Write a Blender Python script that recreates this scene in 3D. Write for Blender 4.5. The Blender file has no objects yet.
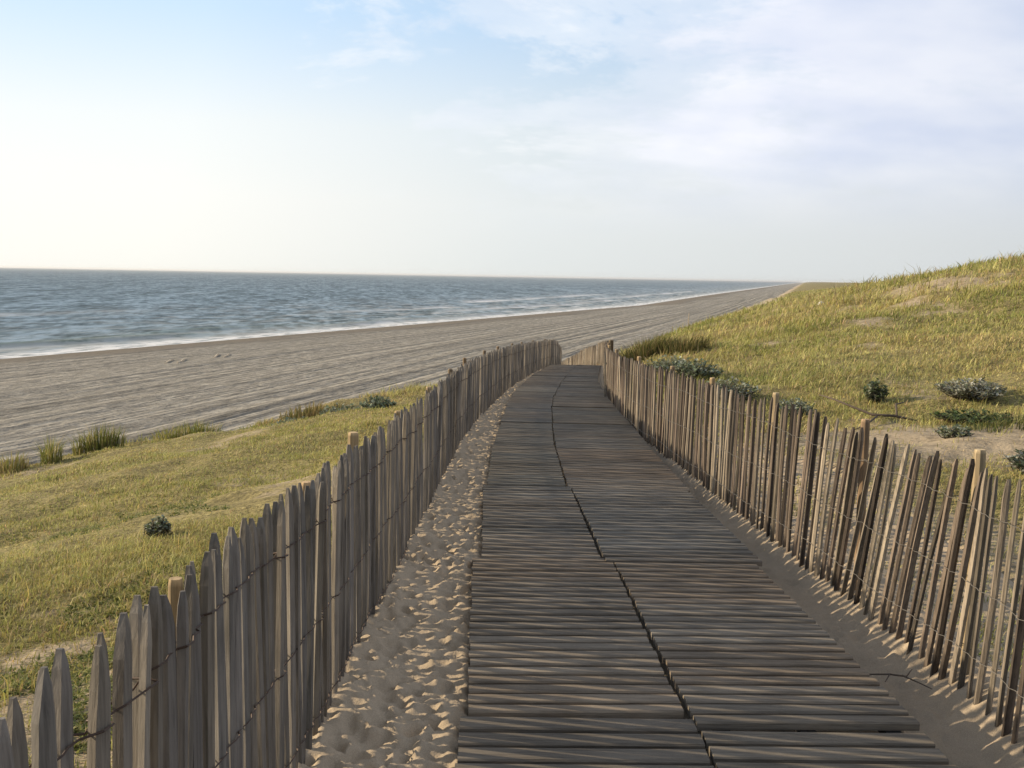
import bpy, math, random
import numpy as np
from mathutils import Matrix, Vector

random.seed(7)
rng = np.random.default_rng(7)
sc = bpy.context.scene
COL = sc.collection
R = math.radians

# ------------------------------------------------------------------ camera, sky, sun, exposure
CAMZ = 9.0                                   # eye height above the sea (sea level is z = 0)
cam = bpy.data.cameras.new('camera')
cam.lens = 36.0 * 1000 / 1024
cam.sensor_width = 36
cam.clip_start = 0.05
cam.clip_end = 90000
camo = bpy.data.objects.new('camera', cam)
COL.objects.link(camo)
camo.matrix_world = (Matrix.Translation((0, 0, CAMZ)) @ Matrix.Rotation(math.pi / 2 - R(6.14), 4, 'X')
                     @ Matrix.Rotation(R(1.05), 4, 'Z'))
sc.camera = camo

SUN_EL, SUN_AZ = 17.2, -78.5                 # azimuth clockwise from the view direction (+Y)
sv = Vector((math.sin(R(SUN_AZ)) * math.cos(R(SUN_EL)), math.cos(R(SUN_AZ)) * math.cos(R(SUN_EL)), math.sin(R(SUN_EL))))
sl = bpy.data.lights.new('sun', 'SUN')
sl.energy = 5.0
sl.angle = R(0.53)
sl.color = (1.0, 0.83, 0.60)
so = bpy.data.objects.new('sun', sl)
COL.objects.link(so)
so.rotation_euler = sv.to_track_quat('Z', 'Y').to_euler()

world = bpy.data.worlds.new('World')
sc.world = world
world.use_nodes = True
wn, wl = world.node_tree.nodes, world.node_tree.links
wn.clear()


def node(nt, typ, **kw):
    n = nt.nodes.new(typ)
    for k, v in kw.items():
        if k.startswith('i_'):
            key = k[2:]
            n.inputs[int(key) if key.isdigit() else key].default_value = v
        else:
            setattr(n, k, v)
    return n


wt = world.node_tree
sky = node(wt, 'ShaderNodeTexSky', sky_type='NISHITA', sun_disc=False, sun_elevation=R(SUN_EL),
           sun_rotation=R(SUN_AZ), altitude=0, air_density=1.0, dust_density=1.6, ozone_density=1.6)
tc = node(wt, 'ShaderNodeTexCoord')
sep = node(wt, 'ShaderNodeSeparateXYZ')
wl.new(tc.outputs['Generated'], sep.inputs[0])


def wmath(op, a, b=None, clamp=False, nt=None):
    nt = a.id_data if hasattr(a, 'id_data') else b.id_data
    n = nt.nodes.new('ShaderNodeMath')
    n.operation = op
    n.use_clamp = clamp
    for i, v in enumerate((a, b)):
        if v is None:
            continue
        if isinstance(v, (int, float)):
            n.inputs[i].default_value = v
        else:
            nt.links.new(v, n.inputs[i])
    return n.outputs[0]


def mixc(nt, fac, a, b, blend='MIX'):
    n = nt.nodes.new('ShaderNodeMix')
    n.data_type = 'RGBA'
    n.blend_type = blend
    for sock, v in ((n.inputs[0], fac), (n.inputs[6], a), (n.inputs[7], b)):
        if isinstance(v, (int, float)):
            sock.default_value = v
        elif isinstance(v, tuple):
            sock.default_value = (*v, 1) if len(v) == 3 else v
        else:
            nt.links.new(v, sock)
    return n.outputs[2]


def ramp(nt, fac, stops, interp='LINEAR'):
    n = nt.nodes.new('ShaderNodeValToRGB')
    n.color_ramp.interpolation = interp
    el = n.color_ramp.elements
    while len(el) < len(stops):
        el.new(0.5)
    for e, (p, c) in zip(el, stops):
        e.position = p
        e.color = (c, c, c, 1) if isinstance(c, (int, float)) else (*c, 1)
    nt.links.new(fac, n.inputs[0])
    return n.outputs[0]


zc = wmath('MAXIMUM', sep.outputs[2], 0.0)
den = wmath('ADD', zc, 0.30)
cx = wmath('DIVIDE', sep.outputs[0], den)
cy = wmath('DIVIDE', sep.outputs[1], den)
comb = node(wt, 'ShaderNodeCombineXYZ')
wl.new(cx, comb.inputs[0])
wl.new(cy, comb.inputs[1])
# thin high cloud: one big patch in the upper right, wisps elsewhere
cmap = node(wt, 'ShaderNodeMapping', vector_type='POINT')
cmap.inputs['Scale'].default_value = (0.75, 1.0, 1.0)
cmap.inputs['Location'].default_value = (2.2, 5.1, 0)
wl.new(comb.outputs[0], cmap.inputs[0])
cn = node(wt, 'ShaderNodeTexNoise', noise_dimensions='3D')
cn.inputs['Scale'].default_value = 2.3
cn.inputs['Detail'].default_value = 7
cn.inputs['Roughness'].default_value = 0.68
cn.inputs['Distortion'].default_value = 0.25
wl.new(cmap.outputs[0], cn.inputs[0])
# where the big bank lies: right of the view direction and above the haze
bank_x = wmath('MULTIPLY', wmath('ADD', cx, 0.10), 1.25)
bias = wmath('MULTIPLY', wmath('MINIMUM', wmath('MAXIMUM', bank_x, -0.6), 1.0), 0.30)
cval = wmath('ADD', cn.outputs[0], bias)
cmask = ramp(wt, cval, [(0.46, 0.0), (0.57, .45), (0.74, 0.94)], 'EASE')
fade = ramp(wt, sep.outputs[2], [(0.03, 0.0), (0.14, 1.0)], 'EASE')
cm = wmath('MULTIPLY', cmask, fade, clamp=True)
# bright low haze and thin veil, strongest towards the sun, gone higher up
dot = node(wt, 'ShaderNodeVectorMath', operation='DOT_PRODUCT')
wl.new(tc.outputs['Generated'], dot.inputs[0])
dot.inputs[1].default_value = (math.sin(R(SUN_AZ)), math.cos(R(SUN_AZ)), 0.25)
veilc = ramp(wt, wmath('ADD', wmath('MULTIPLY', dot.outputs['Value'], 0.5), 0.5), [(.25, (.56, .60, .66)), (.42, (.69, .725, .765)), (.60, (.78, .82, .85)), (.76, (.98, .98, .96))])
veilc = mixc(wt, 1.0, veilc, (9.6, 9.6, 9.6), 'MULTIPLY')
warm = ramp(wt, sep.outputs[2], [(0.0, (.97, .965, .92)), (.07, (1, .995, .97)), (.14, (.94, .98, 1.0)), (.24, (.70, .90, 1.14))])
veilc = mixc(wt, 1.0, veilc, warm, 'MULTIPLY')
hazef = ramp(wt, sep.outputs[2], [(0.0, 0.96), (0.12, 0.93), (0.27, 0.78), (.40, 0.0)], 'EASE')
skyh = mixc(wt, hazef, sky.outputs[0], veilc)
cloudc = ramp(wt, wmath('ADD', wmath('MULTIPLY', dot.outputs['Value'], 0.5), 0.5), [(.25, (.56, .61, .72)), (.39, (.67, .71, .81)), (.5, (.80, .82, .90)), (.62, (.90, .91, .93))])
cn2 = node(wt, 'ShaderNodeTexNoise')
cn2.inputs['Scale'].default_value = 4.5
cn2.inputs['Detail'].default_value = 6
wl.new(cmap.outputs[0], cn2.inputs[0])
cloudc = mixc(wt, 1.0, cloudc, (10, 10, 10), 'MULTIPLY')
cloudc = mixc(wt, 1.0, cloudc, ramp(wt, cn2.outputs[0], [(.32, (.84, .88, .95)), (.66, (1.06, 1.05, 1.03))]), 'MULTIPLY')
skyc = mixc(wt, cm, skyh, cloudc)
bg = node(wt, 'ShaderNodeBackground')
bg.inputs['Strength'].default_value = 0.084
wl.new(skyc, bg.inputs[0])
wo = node(wt, 'ShaderNodeOutputWorld')
wl.new(bg.outputs[0], wo.inputs[0])

sc.view_settings.view_transform = 'Standard'
sc.view_settings.look = 'None'
sc.view_settings.gamma = 1
sc.view_settings.exposure = 0.42
sc.view_settings.use_curve_mapping = False


# ------------------------------------------------------------------ helpers
def tag(o, label=None, cat=None, group=None, kind=None):
    if label: o['label'] = label
    if cat: o['category'] = cat
    if group: o['group'] = group
    if kind: o['kind'] = kind
    return o


def empty(name, loc):
    o = bpy.data.objects.new(name, None)
    o.empty_display_size = 0.2
    o.location = loc
    COL.objects.link(o)
    return o


def mesh_np(name, V, F4=None, F3=None, mat=None, parent=None, loc=(0, 0, 0), smooth=False, col=None, uv=None):
    """One mesh object from numpy arrays (quads and triangles)."""
    V = np.asarray(V, np.float32).reshape(-1, 3)
    loops, starts, tot, p = [], [], [], 0
    for F, k in ((F4, 4), (F3, 3)):
        if F is not None and len(F):
            F = np.asarray(F, np.int32)
            loops.append(F.ravel())
            starts.append(p + np.arange(len(F), dtype=np.int32) * k)
            tot.append(np.full(len(F), k, np.int32))
            p += F.size
    loops, starts, tot = np.concatenate(loops), np.concatenate(starts), np.concatenate(tot)
    me = bpy.data.meshes.new(name)
    me.vertices.add(len(V))
    me.vertices.foreach_set('co', V.ravel())
    me.loops.add(len(loops))
    me.loops.foreach_set('vertex_index', loops)
    me.polygons.add(len(starts))
    me.polygons.foreach_set('loop_start', starts)
    me.polygons.foreach_set('loop_total', tot)
    me.polygons.foreach_set('use_smooth', np.full(len(starts), smooth, bool))
    if col is not None:
        a = me.color_attributes.new('Col', 'FLOAT_COLOR', 'POINT')
        c = np.ones((len(V), 4), np.float32)
        c[:, :3] = col
        a.data.foreach_set('color', c.ravel())
    if uv is not None:
        l = me.uv_layers.new(name='UVMap')
        l.data.foreach_set('uv', np.asarray(uv, np.float32)[loops].ravel())
    me.update(calc_edges=True)
    me.validate()
    if mat: me.materials.append(mat)
    o = bpy.data.objects.new(name, me)
    o.location = loc
    if parent: o.parent = parent
    COL.objects.link(o)
    return o


class Acc:
    """Collects pieces into one mesh."""
    def __init__(s): s.V, s.F4, s.F3, s.C, s.n = [], [], [], [], 0

    def add(s, V, F4=(), F3=(), c=None):
        V = np.asarray(V, float).reshape(-1, 3)
        s.V.append(V)
        if len(F4): s.F4.append(np.asarray(F4, int).reshape(-1, 4) + s.n)
        if len(F3): s.F3.append(np.asarray(F3, int).reshape(-1, 3) + s.n)
        s.C.append(np.tile(np.asarray(c if c is not None else (1, 1, 1), float), (len(V), 1)) if np.ndim(c) < 2 else c)
        s.n += len(V)

    def build(s, name, mat, parent=None, loc=(0, 0, 0), smooth=False):
        V = np.concatenate(s.V) - np.asarray(loc_abs(parent, loc))
        return mesh_np(name, V, np.concatenate(s.F4) if s.F4 else None, np.concatenate(s.F3) if s.F3 else None,
                       mat, parent, loc, smooth, np.concatenate(s.C))


def loc_abs(parent, loc):
    p = np.array(loc, float)
    while parent is not None:
        p = p + np.array(parent.location, float)
        parent = parent.parent
    return p


def tube(path, rad, n=6, cap=True):
    """Swept tube along points; rad scalar or per point."""
    P = np.asarray(path, float)
    rad = np.broadcast_to(rad, len(P))
    T = np.gradient(P, axis=0)
    T /= np.linalg.norm(T, axis=1, keepdims=True) + 1e-9
    ref = np.array([0, 0, 1.0]) if abs(T[0, 2]) < 0.8 else np.array([1.0, 0, 0])
    A = np.cross(T, ref)
    A /= np.linalg.norm(A, axis=1, keepdims=True) + 1e-9
    B = np.cross(A, T)
    th = np.arange(n) * 2 * np.pi / n
    V = P[:, None] + rad[:, None, None] * (np.cos(th)[None, :, None] * A[:, None] + np.sin(th)[None, :, None] * B[:, None])
    V = V.reshape(-1, 3)
    i = np.arange(len(P) - 1)[:, None] * n
    j = np.arange(n)[None]
    F = np.stack([i + j, i + (j + 1) % n, i + n + (j + 1) % n, i + n + j], -1).reshape(-1, 4)
    F3 = []
    if cap:
        V = np.vstack([V, P[0], P[-1]])
        a, b = len(V) - 2, len(V) - 1
        m = (len(P) - 1) * n
        for k in range(n):
            F3.append((a, (k + 1) % n, k))
            F3.append((b, m + k, m + (k + 1) % n))
    return V, F, F3


def vnoise(x, y, seed=0):
    """Smooth value noise in [-1, 1]."""
    x = np.asarray(x, float); y = np.asarray(y, float)
    xi, yi = np.floor(x).astype(np.int64), np.floor(y).astype(np.int64)
    fx, fy = x - xi, y - yi
    fx = fx * fx * fx * (fx * (fx * 6 - 15) + 10)
    fy = fy * fy * fy * (fy * (fy * 6 - 15) + 10)

    def h(a, b):
        v = (a * 374761393 + b * 668265263 + seed * 1442695041) & 0xffffffff
        v = ((v ^ (v >> 13)) * 1274126177) & 0xffffffff
        v = v ^ (v >> 16)
        return (v & 0xffff) / 32767.5 - 1
    return ((h(xi, yi) * (1 - fx) + h(xi + 1, yi) * fx) * (1 - fy) + (h(xi, yi + 1) * (1 - fx) + h(xi + 1, yi + 1) * fx) * fy)


def fbm(x, y, oct=4, seed=0, gain=0.5):
    v, a = 0, 1.0
    for k in range(oct):
        v = v + a * vnoise(x * 2 ** k + 17.3 * k, y * 2 ** k - 9.1 * k, seed + k)
        a *= gain
    return v


def sstep(a, b, x):
    t = np.clip((x - a) / (b - a), 0, 1)
    return t * t * (3 - 2 * t)


# ------------------------------------------------------------------ the lie of the land (camera at x = y = 0, looking along +y)
hD = np.array([-8, 0, 3, 7.85, 10.4, 16.8, 24, 32, 36, 45, 60])
hZ = np.array([-1.66, -1.68, -1.70, -1.76, -1.82, -2.05, -2.42, -2.80, -3.3, -4.8, -6.6])


def smooth_table(D, X, lo, hi, n, w):
    t = np.linspace(lo, hi, n)
    v = np.interp(t, D, X)
    dt = t[1] - t[0]
    k = np.exp(-0.5 * (np.arange(-int(3 * w / dt), int(3 * w / dt) + 1) * dt / w) ** 2)
    k /= k.sum()
    p = len(k) // 2
    s0, s1 = v[1] - v[0], v[-1] - v[-2]
    vp = np.concatenate([v[0] + s0 * np.arange(-p, 0), v, v[-1] + s1 * np.arange(1, p + 1)])
    return t, np.convolve(vp, k, 'valid')


_pt, _pz = smooth_table(hD, hZ, -8, 60, 1400, 1.2)
path_z = lambda D: np.interp(D, _pt, _pz)

_bt, _bx = smooth_table(np.array([-80, 0, 5, 10, 20, 21.5, 23.5, 26, 30, 34, 41, 60, 95, 210, 300]),
                        np.array([-46, -18, -16, -13.8, -10.2, -6.5, -4.9, -3, .2, 2.9, 5.7, 10.7, 19.8, 56, 82.1]), -80, 300, 4000, 1.2)


def brink(D):
    D = np.asarray(D, float)
    return np.interp(D, _bt, _bx) + np.where(D > 300, (D - 300) * 0.29, 0)


def shore(D):
    D = np.asarray(D, float)
    v = np.interp(D, [-400, 0, 103, 178, 342, 558, 700], [-258, -88, -48.0, -19, 44, 105, 146])
    return v + np.where(D > 700, (D - 700) * 0.29, 0)


CP = np.array([
    (-.7, 3, -1.74), (-.7, 8, -1.8), (-.3, 17, -2.1), (.5, 25, -2.5), (1.7, 32, -2.88),
    (1.9, 4, -1.73), (1.75, 9, -1.8), (1.7, 17, -2.1), (3.2, 32, -2.88),
    (-2.5, 4, -1.9), (-5, 4, -2.2), (-10, 4, -2.9), (-5, 12, -2.6), (-9, 12, -3.2), (-2, 17, -2.45), (-10.2, 20, -4.1), (-6.5, 21, -3.65),
    (-4.9, 23, -3.3), (-3, 26, -3.0), (-14, 10, -3.7), (-18, 0, -4.0), (-5, -5, -2.2), (0, -5, -1.66), (3, -5, -1.66),
    (5, 4, -1.65), (5, 9.7, -1.62), (4, 15, -1.85), (8, 12, -1.4), (10, 20, -1.15), (6, 24, -1.95), (5.7, 32, -2.3), (6.5, 41, -2.5),
    (12, 30, -.75), (16.5, 45, -.2), (19.7, 45, .55), (23, 45, 1.2), (20, 38, .75), (10.7, 60, -3.0), (15, 60, -1.7), (20, 60, -.7),
    (28, 60, .5), (21, 95, -3.5), (32, 95, -1.7), (42, 95, -.4), (58, 210, -4), (72, 210, -2.4), (95, 210, -1.5),
    (30, 20, 1.9), (40, 40, 3.2), (48, 60, 2.6), (15, 5, -.9), (30, 0, .9), (15, -5, -1.0)])


def _ck(x, D):
    q = np.clip(x - brink(D), -1, 60)
    return q, 15 * np.arcsinh(np.clip(D, -8, 210) / 15)


def _U(r2): return np.where(r2 > 1e-12, r2 * np.log(r2 + 1e-12), 0)


_cq, _ce = _ck(CP[:, 0], CP[:, 1])
n_ = len(CP)
_K = _U((_cq[:, None] - _cq) ** 2 + (_ce[:, None] - _ce) ** 2) + np.eye(n_) * 6.0
_P = np.stack([np.ones(n_), _cq, _ce], 1)
_S = np.linalg.solve(np.block([[_K, _P], [_P.T, np.zeros((3, 3))]]), np.concatenate([CP[:, 2], np.zeros(3)]))


def plateau(x, D):
    q, e = _ck(x, D)
    z = _S[n_] + _S[n_ + 1] * q + _S[n_ + 2] * e
    for k in range(n_):
        z = z + _S[k] * _U((q - _cq[k]) ** 2 + (e - _ce[k]) ** 2)
    return z


# lines measured along the path (D = distance ahead, X = sideways)
LF_D = [0, 1.3, 3.5, 4.6, 6.0, 8.2, 10.7, 12.5, 17.6, 24.8, 30.3, 34]
LF_X = [-.74, -.73, -.70, -.70, -.65, -.60, -.56, -.49, -.16, .42, 1.1, 1.72]
RF_D = [0, 3.6, 4.1, 5.3, 6.9, 8.8, 11.9, 14.2, 17.5, 24, 30, 34.3]
RF_X = [1.93, 1.95, 1.95, 1.92, 1.79, 1.70, 1.56, 1.54, 1.66, 2.22, 2.85, 3.3]
_lt, _lx = smooth_table(LF_D, LF_X, 0, 36, 800, .8)
_rt, _rx = smooth_table(RF_D, RF_X, 0, 36, 800, .8)
lf = lambda D: np.interp(D, _lt, _lx)
rf = lambda D: np.interp(D, _rt, _rx)


def terrain(x, D, detail=True):
    """Height above the sea."""
    x = np.asarray(x, float); D = np.asarray(D, float)
    q = x - brink(D)
    z = plateau(x, D)
    # bench the walkway into the slope
    inside = np.minimum(x - (lf(D) - .1), rf(D) + .1 - x)
    w = sstep(-1.6, 0.0, inside) * sstep(40, 32, D) * sstep(-6, -2, D)
    z = z * (1 - w) + path_z(D) * w
    if detail:
        off = 1 - sstep(-1.2, .1, inside) * (D < 36)
        near = np.exp(-np.maximum(D, 0) / 160)
        z = z + off * near * (0.16 * fbm(x * .23, D * .23, 3, 11) + 0.06 * fbm(x * .9, D * .9, 3, 21))
        q = q + 3.0 * sstep(50, 140, D) * fbm(D * .022, D * 0, 3, 7)
        z = z + off * 0.22 * sstep(14, 40, D) * near * fbm(x * .35 + D * .1, D * .16, 3, 31) * sstep(0, 3, q)
        qn = q + .7 * fbm(D * .25, x * .1, 3, 5) * near
    else:
        qn = q
    s = np.maximum(-qn, 0)
    z = z - .46 * (np.sqrt(s * s + .6) - np.sqrt(.6))
    b0 = brink(D) - 9
    xs = shore(D)
    t = (b0 - x) / np.maximum(b0 - xs, 5)
    zb = np.where(t < 1, -6.75 - 2.25 * np.clip(t, 0, 1) ** 1.15, -9 - .03 * (xs - x))
    # drifts along the foot of the dune and ruts along the beach
    across = x - brink(D)
    zb = zb + (t < .95) * sstep(.98, .8, t) * np.exp(-np.maximum(D, 0) / 400) * (.10 * vnoise(across * .35, D * .012, 3) + .07 * vnoise(across * .9, D * .02, 4))
    m = .25
    zb = np.maximum(zb, -10.5)
    z = np.where(x > xs + 1, zb + m * np.log1p(np.exp(np.clip((z - zb) / m, -40, 40))), zb)
    return z + CAMZ


def cover(x, D):
    """Share of ground under grass, 0..1."""
    q = x - brink(D)
    n = fbm(x * .45, D * .45, 4, 51)
    c = sstep(-3.2, .6, q + .8 * n)
    c = c * (0.98 + .55 * fbm(x * .8, D * .6, 4, 61))
    # bare sand beside the right fence, sandy ledges near the hill's crest, bare spots left
    c = c * (1 - .95 * np.exp(-(((x - 4.6) / 2.4) ** 4 + ((D - 10.6) / 2.3) ** 4)) * sstep(-1.3, -.3, n + .25))
    c = c * (1 - .75 * np.exp(-(((x - 2.8) / 1.3) ** 2 + ((D - 6) / 3.2) ** 2)))
    led = sstep(.05, .4, fbm((x - D * .1) * .25, D * .32, 3, 71))
    c = c * (1 - .62 * led * np.exp(-(((D - 39) / 7) ** 2)) * sstep(8, 12, x))
    c = c * (1 - .85 * np.exp(-(((x + 7.0) / 2.0) ** 2 + ((D - 17.5) / 1.2) ** 2)) * sstep(-.3, .3, n))
    c = c * (1 - .65 * np.exp(-(((x + 1.9) / 1.0) ** 2 + ((D - 4.3) / 1.6) ** 2)) * sstep(-.3, .35, fbm(x * 1.6, D * 1.6, 3, 81)))
    path = (x > lf(D) - .12) & (x < rf(D) + .25) & (D < 36)
    return np.clip(np.where(path, 0, c), 0, 1)


# ------------------------------------------------------------------ materials
def newmat(name):
    m = bpy.data.materials.new(name)
    m.use_nodes = True
    nt = m.node_tree
    return m, nt, nt.nodes['Principled BSDF']


def tnoise(nt, vec, scale, detail=4, rough=.55, dist=0.0):
    n = nt.nodes.new('ShaderNodeTexNoise')
    n.inputs['Scale'].default_value = scale
    n.inputs['Detail'].default_value = detail
    n.inputs['Roughness'].default_value = rough
    n.inputs['Distortion'].default_value = dist
    if vec is not None: nt.links.new(vec, n.inputs['Vector'])
    return n.outputs[0]


def mapped(nt, src, scale, rot=(0, 0, 0)):
    m = nt.nodes.new('ShaderNodeMapping')
    m.inputs['Scale'].default_value = scale
    m.inputs['Rotation'].default_value = rot
    nt.links.new(src, m.inputs[0])
    return m.outputs[0]


def position(nt): return nt.nodes.new('ShaderNodeNewGeometry').outputs['Position']


def attr(nt, name='Col'):
    a = nt.nodes.new('ShaderNodeAttribute')
    a.attribute_name = name
    return a.outputs['Color']


def bump(nt, h, strength, dist, normal=None):
    b = nt.nodes.new('ShaderNodeBump')
    b.inputs['Strength'].default_value = strength
    b.inputs['Distance'].default_value = dist
    nt.links.new(h, b.inputs['Height'])
    if normal is not None: nt.links.new(normal, b.inputs['Normal'])
    return b.outputs[0]


def mat_wood(name, tint, stretch, bumpd=.004, contrast=.6):
    m, nt, p = newmat(name)
    pos = position(nt)
    g = tnoise(nt, mapped(nt, pos, stretch), 1.0, 6, .65, .3)
    big = tnoise(nt, pos, 3.0, 3)
    c = mixc(nt, 1.0, attr(nt), tint, 'MULTIPLY')
    k = ramp(nt, g, [(.25, 1 - contrast), (.55, 1.0), (.8, 1.0 + contrast * .35)])
    c = mixc(nt, 1.0, c, k, 'MULTIPLY')
    k2 = ramp(nt, big, [(.3, .78), (.7, 1.12)])
    c = mixc(nt, 1.0, c, k2, 'MULTIPLY')
    nt.links.new(c, p.inputs['Base Color'])
    p.inputs['Roughness'].default_value = .82
    p.inputs['Specular IOR Level'].default_value = .25
    nt.links.new(bump(nt, g, .7, bumpd), p.inputs['Normal'])
    return m


M_PICKET = mat_wood('weathered_chestnut', (.30, .278, .248), (70, 70, 4.5))
M_PLANK = mat_wood('weathered_plank', (.235, .198, .150), (5, 95, 95), .005, .55)
M_POST = mat_wood('post_wood', (.47, .395, .285), (45, 45, 3))
M_RUNNER = mat_wood('runner_wood', (.06, .055, .05), (80, 4, 80))
M_DRIFT = mat_wood('driftwood', (.45, .40, .33), (30, 30, 30))

m, nt, p = newmat('rusty_wire')
c = mixc(nt, tnoise(nt, position(nt), 60, 3), (.035, .025, .02), (.10, .06, .04))
nt.links.new(c, p.inputs['Base Color'])
p.inputs['Roughness'].default_value = .7
p.inputs['Metallic'].default_value = .3
M_WIRE = m
m, nt, p = newmat('galvanised_wire')
c = mixc(nt, tnoise(nt, position(nt), 60, 3), (.13, .11, .09), (.28, .26, .22))
nt.links.new(c, p.inputs['Base Color'])
p.inputs['Roughness'].default_value = .5
p.inputs['Metallic'].default_value = .5
M_WIRE2 = m

# loose sand of the path
m, nt, p = newmat('path_sand')
pos = position(nt)
n1 = tnoise(nt, pos, 2.2, 4)
n2 = tnoise(nt, pos, 260, 2)
c = mixc(nt, n1, (.375, .30, .21), (.46, .375, .27))
c = mixc(nt, 1.0, c, ramp(nt, n2, [(.3, .8), (.7, 1.12)]), 'MULTIPLY')
nt.links.new(c, p.inputs['Base Color'])
p.inputs['Roughness'].default_value = 1
p.inputs['Specular IOR Level'].default_value = .1
n3 = tnoise(nt, pos, 38, 4, .6)
nt.links.new(bump(nt, n2, .35, .003, bump(nt, n3, .5, .012)), p.inputs['Normal'])
M_SAND = m

# ground: sand, thatch under the grass, trampled and wet beach.  Col = (grass cover, beach, wet), UV = (across, along)
m, nt, p = newmat('dune_and_beach')
pos = position(nt)
at = nt.nodes.new('ShaderNodeSeparateColor')
nt.links.new(attr(nt), at.inputs[0])
uv = nt.nodes.new('ShaderNodeUVMap').outputs[0]
su_g = nt.nodes.new('ShaderNodeSeparateXYZ')
nt.links.new(uv, su_g.inputs[0])
n1 = tnoise(nt, pos, .9, 5)
n2 = tnoise(nt, pos, 9, 4)
sand = mixc(nt, n1, (.31, .25, .165), (.42, .34, .235))
litter = ramp(nt, tnoise(nt, mapped(nt, pos, (1, .5, 1)), 7.0, 6, .75), [(.36, .55), (.52, 1.0), (.7, 1.12)])
sand = mixc(nt, 1.0, sand, litter, 'MULTIPLY')
thatch = mixc(nt, n2, (.17, .14, .06), (.34, .27, .13))
green = mixc(nt, tnoise(nt, pos, .35, 4), (.18, .17, .055), (.32, .26, .11))
thatch = mixc(nt, .55, thatch, green)
mott = tnoise(nt, mapped(nt, pos, (1, .6, 1)), 26, 6, .8)
thatch = mixc(nt, 1.0, thatch, ramp(nt, mott, [(.38, .42), (.50, 1.0), (.64, 1.5)]), 'MULTIPLY')
thatch = mixc(nt, 1.0, thatch, ramp(nt, tnoise(nt, pos, 2.6, 5, .7), [(.36, .66), (.64, 1.2)]), 'MULTIPLY')
gm = wmath('ADD', at.outputs[0], wmath('MULTIPLY', wmath('ADD', n2, -.5), 1.1, nt=nt), nt=nt)
gm = ramp(nt, gm, [(.25, 0.0), (.6, 1.0)])
base = mixc(nt, gm, sand, thatch)
# beach
track = tnoise(nt, mapped(nt, uv, (.55, .012, 1)), 1.0, 5, .62)
fine = tnoise(nt, mapped(nt, uv, (2.6, .05, 1)), 1.0, 4, .6)
foot = tnoise(nt, pos, 1.7, 4, .6)
patch = tnoise(nt, mapped(nt, uv, (.07, .02, 1)), 1.0, 4)
bsand = mixc(nt, patch, (.245, .23, .197), (.335, .312, .265))
bsand = mixc(nt, 1.0, bsand, ramp(nt, track, [(.36, .72), (.48, .98), (.56, 1.02), (.64, 1.22)]), 'MULTIPLY')
rut = wmath('SINE', wmath('ADD', wmath('MULTIPLY', su_g.outputs[0], 3.3), wmath('MULTIPLY', tnoise(nt, mapped(nt, uv, (.18, .012, 1)), 1.0, 3), 16.0)))
rut = wmath('MULTIPLY', rut, ramp(nt, tnoise(nt, mapped(nt, uv, (.10, .010, 1)), 1.0, 3), [(.42, .15), (.58, 1.0)]))
rutz = ramp(nt, wmath('DIVIDE', su_g.outputs[0], -60.0), [(.1, 1.0), (.55, .75), (.75, .12)])
rut = wmath('MULTIPLY', rut, rutz)
bsand = mixc(nt, 1.0, bsand, ramp(nt, wmath('ADD', wmath('MULTIPLY', rut, .5), .5), [(.0, .62), (.35, 1.0), (.7, 1.0), (1.0, 1.3)]), 'MULTIPLY')
speck = tnoise(nt, mapped(nt, uv, (1.6, .5, 1)), 1.0, 5, .8)
bsand = mixc(nt, 1.0, bsand, ramp(nt, speck, [(.38, .58), (.52, 1.0), (.62, 1.35)]), 'MULTIPLY')
bsand = mixc(nt, at.outputs[2], bsand, (.17, .14, .10))
base = mixc(nt, at.outputs[1], base, bsand)
nt.links.new(base, p.inputs['Base Color'])
p.inputs['Roughness'].default_value = .95
p.inputs['Specular IOR Level'].default_value = .15
hb = wmath('ADD', wmath('MULTIPLY', track, 1.0, nt=nt), wmath('MULTIPLY', fine, .30, nt=nt), nt=nt)
hb = wmath('ADD', hb, wmath('MULTIPLY', foot, .36))
hb = wmath('ADD', hb, wmath('MULTIPLY', rut, .12))
hb = wmath('MULTIPLY', hb, wmath('MULTIPLY', at.outputs[1], wmath('SUBTRACT', 1.0, at.outputs[2], nt=nt), nt=nt), nt=nt)
nb = bump(nt, hb, 1.0, 1.2)
nd = bump(nt, tnoise(nt, pos, 14, 5, .6), .6, .05, nb)
nt.links.new(nd, p.inputs['Normal'])
M_GROUND = m

# grass blades
def mat_leaf(name, trans=.35, rough=.6):
    m, nt, p = newmat(name)
    c = attr(nt)
    nt.links.new(c, p.inputs['Base Color'])
    p.inputs['Roughness'].default_value = rough
    p.inputs['Specular IOR Level'].default_value = .2
    tr = nt.nodes.new('ShaderNodeBsdfTranslucent')
    nt.links.new(c, tr.inputs[0])
    mx = nt.nodes.new('ShaderNodeMixShader')
    mx.inputs[0].default_value = trans
    nt.links.new(p.outputs[0], mx.inputs[1])
    nt.links.new(tr.outputs[0], mx.inputs[2])
    nt.links.new(mx.outputs[0], nt.nodes['Material Output'].inputs[0])
    return m


M_GRASS = mat_leaf('marram_blades')
M_SHRUB = mat_leaf('grey_leaves', .2)
m, nt, p = newmat('twig_bark')
nt.links.new(mixc(nt, tnoise(nt, position(nt), 25, 4), (.045, .034, .025), (.13, .10, .075)), p.inputs['Base Color'])
p.inputs['Roughness'].default_value = .9
M_TWIG = m
m, nt, p = newmat('pale_stone')
nt.links.new(mixc(nt, tnoise(nt, position(nt), 9, 4), (.45, .42, .37), (.68, .65, .60)), p.inputs['Base Color'])
p.inputs['Roughness'].default_value = .85
M_STONE = m

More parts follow.
